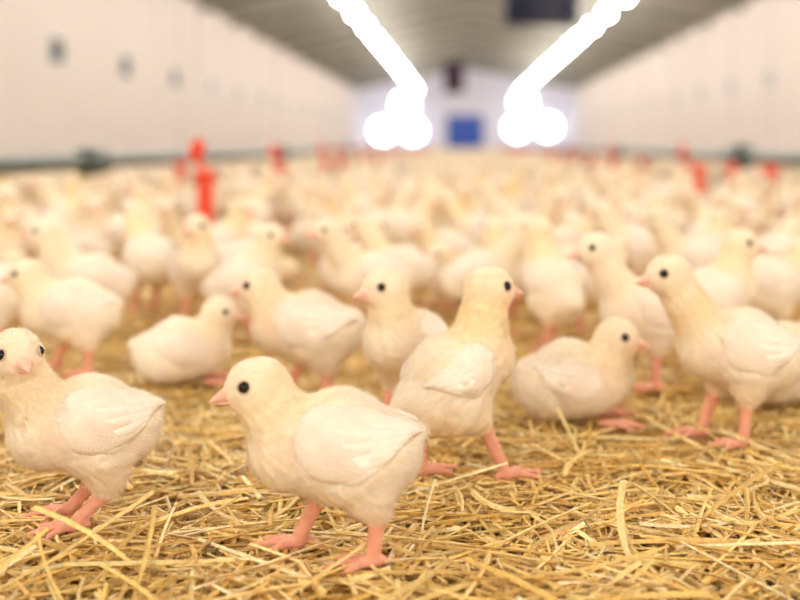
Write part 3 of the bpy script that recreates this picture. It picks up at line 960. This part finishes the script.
# hero chicks: picture x of the feet, picture y of the feet, pose, yaw (degrees, 180 = facing left), scale, label
G = 'chicks standing nearest the camera'
HERO = [
    (334, 556, 'walk', 188, .975, 'front chick walking left with sharp black eye and folded white wing'),
    (82, 519, 'glance', 213, .93, 'chick at left edge with its face turned to the camera'),
    (460, 477, 'upright', 28, .98, 'upright yellowish chick facing right behind the front chick\'s tail'),
    (734, 441, 'tall', 184, 1.0, 'tall chick facing left, largest at the right edge'),
    (575, 421, 'lie', -6, 1.0, 'chick lying on the straw facing right, between two standing chicks'),
    (408, 430, 'face', 238, .98, 'chick with orange beak looking left, between front and upright chick'),
    (306, 398, 'walk', 174, 1.02, 'chick facing left with bowed head, just behind the front chick'),
    (184, 383, 'lie', 14, .95, 'blurred chick lying on straw facing right, left of centre'),
    (70, 372, 'walk', 184, 1.0, 'chick facing left behind the chick that looks at the camera'),
    (645, 386, 'tall', 196, 1.02, 'chick facing left with raised head, behind the lying chick'),
    (714, 366, 'face', 20, 1.05, 'chick facing right with yellow neck, behind the tall chick'),
    (790, 402, 'lie', 20, 1.05, 'chick sitting low at the right edge behind the tall chick'),
    (88, 338, 'tall', 190, .98, 'blurred chick facing left with raised head at upper left'),
    (247, 335, 'face', 8, 1.0, 'blurred chick with stretched neck facing right, above bowed chick'),
    (368, 338, 'tall', 205, 1.0, 'blurred chick facing left with raised head above the centre chick'),
    (550, 348, 'upright', 120, 1.0, 'blurred round chick seen from behind, above the lying chick'),
    (690, 312, 'tall', 190, 1.0, 'blurred chick facing left above the yellow necked chick'),
    (770, 342, 'walk', 15, 1.05, 'blurred white chick walking right near the right edge'),
    (-4, 346, 'walk', 160, 1.0, 'blurred chick cut by the left picture edge'),
    (512, 318, 'face', 150, 1.0, 'blurred chick turned away above the upright chick'),
    (600, 330, 'walk_far', 60, 1.0, 'blurred chick between the round chick and the raised head'),
]
taken = []
for px, py, pn, yaw, sc, lb in HERO:
    x, y = at(px, py, .005)
    place_chick(POSES[pn], x, y, rad(yaw), sc, lb, G, detail=2 if y < 1.3 else 1)
    taken.append((x, y))
# the flock behind: individuals on a loose jittered spread
GAPS = [(212, 258, .22), (150, 300, .14), (300, 315, .13), (215, 275, .10), (430, 330, .08)]
gaps = [(*at(a_, b_), r_) for a_, b_, r_ in GAPS]
pts = list(taken)
flock = []
r = np.random.default_rng(21)
kinds = ['walk_far', 'upright_far', 'tall_far', 'lie_far', 'peck_far', 'face_far']
kp = [.26, .12, .24, .18, .06, .14]
def blocked(x, y, dmin):
    P = np.array(pts)
    return np.min((P[:, 0] - x) ** 2 + (P[:, 1] - y) ** 2) < dmin * dmin
drk = [(-.737, 3.2), (-1.40, 5.55), (-.85, 5.2), (1.22, 5.0), (1.27, 4.55), (1.02, 4.75), (-.80, 6.6)]
tries = 0
cand = []
yy = 1.62
while len(flock) < 279 and tries < 60000:
    tries += 1
    Ymax = 1.9 + 4.0 * min(1, tries / 9000)
    y = math.sqrt(r.uniform(1.62 ** 2, Ymax ** 2))
    xl, xr = -VPX / FPX * y - .06, (800 - VPX) / FPX * y + .06
    x = r.uniform(xl, xr)
    if blocked(x, y, .152): continue
    if any((x - g[0]) ** 2 + (y - g[1]) ** 2 < g[2] ** 2 for g in gaps): continue
    if any((x - g[0]) ** 2 + (y - g[1]) ** 2 < .18 ** 2 for g in drk): continue
    if abs(x + 1.54) < .2 or abs(x - 1.58) < .2: continue
    pts.append((x, y)); flock.append((x, y))
records = []
for x, y in flock:
    pn = kinds[r.choice(6, p=kp)]
    yaw = r.choice([180, 0, 90, 270]) + r.normal(0, 35)
    sx = VPX + FPX * x / y
    zone = ['at the left edge', 'at the far left', 'left of centre', 'just left of centre', 'just right of centre', 'right of centre', 'at the far right', 'at the right edge'][int(np.clip(sx / 100, 0, 7))]
    depth = 'front rows' if y < 2.2 else 'middle rows' if y < 3.1 else 'back rows' if y < 4.1 else 'rearmost rows'
    word = {'walk_far': 'walking', 'upright_far': 'upright', 'tall_far': 'long-necked', 'lie_far': 'lying', 'peck_far': 'pecking', 'face_far': 'standing'}[pn]
    fac = ['facing right', 'facing away', 'facing left', 'facing the camera'][int(((yaw + 45) % 360) // 90)]
    records.append((x, y, pn, yaw, r.uniform(.92, 1.08), '%s chick %s, %s in the flock\'s %s' % (word, fac, zone, depth)))
same = {}
for k, rc in enumerate(records):
    same.setdefault(rc[5], []).append(k)
for lb, ks in same.items():
    ks.sort(key=lambda k: records[k][1])
    words = ['blurred'] if len(ks) == 1 else ['nearer', 'farther'] if len(ks) == 2 else ['nearest', 'second nearest', 'third nearest', 'fourth nearest', 'fifth nearest'][:len(ks) - 1] + ['farthest']
    for k, wd_ in zip(ks, words):
        x, y, pn, yaw, sc, _ = records[k]
        place_chick(POSES[pn], x, y, rad(yaw), sc, wd_ + ' ' + lb, 'blurred flock behind the nearer chicks', detail=1)
ymax_flock = max(p[1] for p in flock)
print('flock', len(flock), 'to', ymax_flock)

# the far flock nobody could count: one mesh of small simple chicks
tmpl = []
for kw in (WALK, TALL, LIE, UPRIGHT):
    F = Field()
    a_ = rad(kw['a']); c_ = np.array(kw['c']); B_ = lambda x, y, z: c_ + rotxz((x, y, z), a_)
    F.cap(B_(-.034, 0, 0), B_(.03, 0, 0), .032, .033, .01)
    F.cap(B_(.026, 0, .006), kw['head'], .026, .019, .01)
    F.cap(B_(-.03, 0, .01), B_(-.06, 0, .014), .018, .008, .01)
    for l_ in kw['legs']:
        F.cap((l_[1][0], l_[1][1], l_[1][2]), (l_[3][0], l_[3][1], .012), .019, .012, .01)
    f_, lo_, h_, fd_ = F.grid(.0165)
    V_, Q_ = surface_nets(f_, lo_, h_)
    hd_ = np.array(kw['head'])
    yl = .45 * np.exp(-(np.linalg.norm(V_ - hd_ + np.array([.01, 0, .02]), axis=1) / .03) ** 2)
    pk_ = np.exp(-(np.linalg.norm(V_ - hd_ - np.array([.02, 0, -.002]), axis=1) / .012) ** 2)
    skn = np.clip((.03 - V_[:, 2]) / .02, 0, 1) * .6
    tmpl.append((V_, Q_, np.stack([skn, yl, pk_, np.ones(len(V_))], -1)))
V = []; Q = []; C = []; off = 0
cells = {}
n_far = 0
for (ya, yb, dens) in ((4.6, 9, 20), (9, 18, 11), (18, 47, 3.4)):
    area = .36 * (yb ** 2 - ya ** 2)
    for _ in range(int(area * dens)):
        y = math.sqrt(r.uniform(ya ** 2, yb ** 2))
        if y < ymax_flock + .05 and True:
            if blocked(x, y, .14) and y < ymax_flock: pass
        xl, xr = max(-VPX / FPX * y - .5, XL + .15), min((800 - VPX) / FPX * y + .5, XR - .15)
        x = r.uniform(xl, xr)
        if y < ymax_flock + .1 and blocked(x, y, .14): continue
        if abs(x + 1.54) < .16 or abs(x - 1.58) < .16 or abs(x - 1.26) < .16 or abs(x + .92) < .16 or abs(x - 2.4) < .16: continue
        if any((x - g[0]) ** 2 + (y - g[1]) ** 2 < .18 ** 2 for g in drk): continue
        key = (int(x / .13), int(y / .13))
        if key in cells: continue
        cells[key] = 1
        v, q_, c_ = tmpl[r.integers(4)]
        t_ = r.uniform(0, 2 * math.pi); s_ = r.uniform(.92, 1.08)
        ct, st = math.cos(t_) * s_, math.sin(t_) * s_
        V.append(np.stack([v[:, 0] * ct - v[:, 1] * st + x, v[:, 0] * st + v[:, 1] * ct + y, v[:, 2] * s_], -1))
        Q.append(q_ + off); C.append(c_); off += len(v); n_far += 1
fo = link('far_flock', np_mesh('far_flock', np.concatenate(V), quads=np.concatenate(Q), look=np.concatenate(C), mat=M_down))
tag(fo, 'mass of far blurred chicks covering the floor to the end wall', 'flock', kind='stuff')
print('far', n_far, 'quads', sum(len(a) for a in Q))
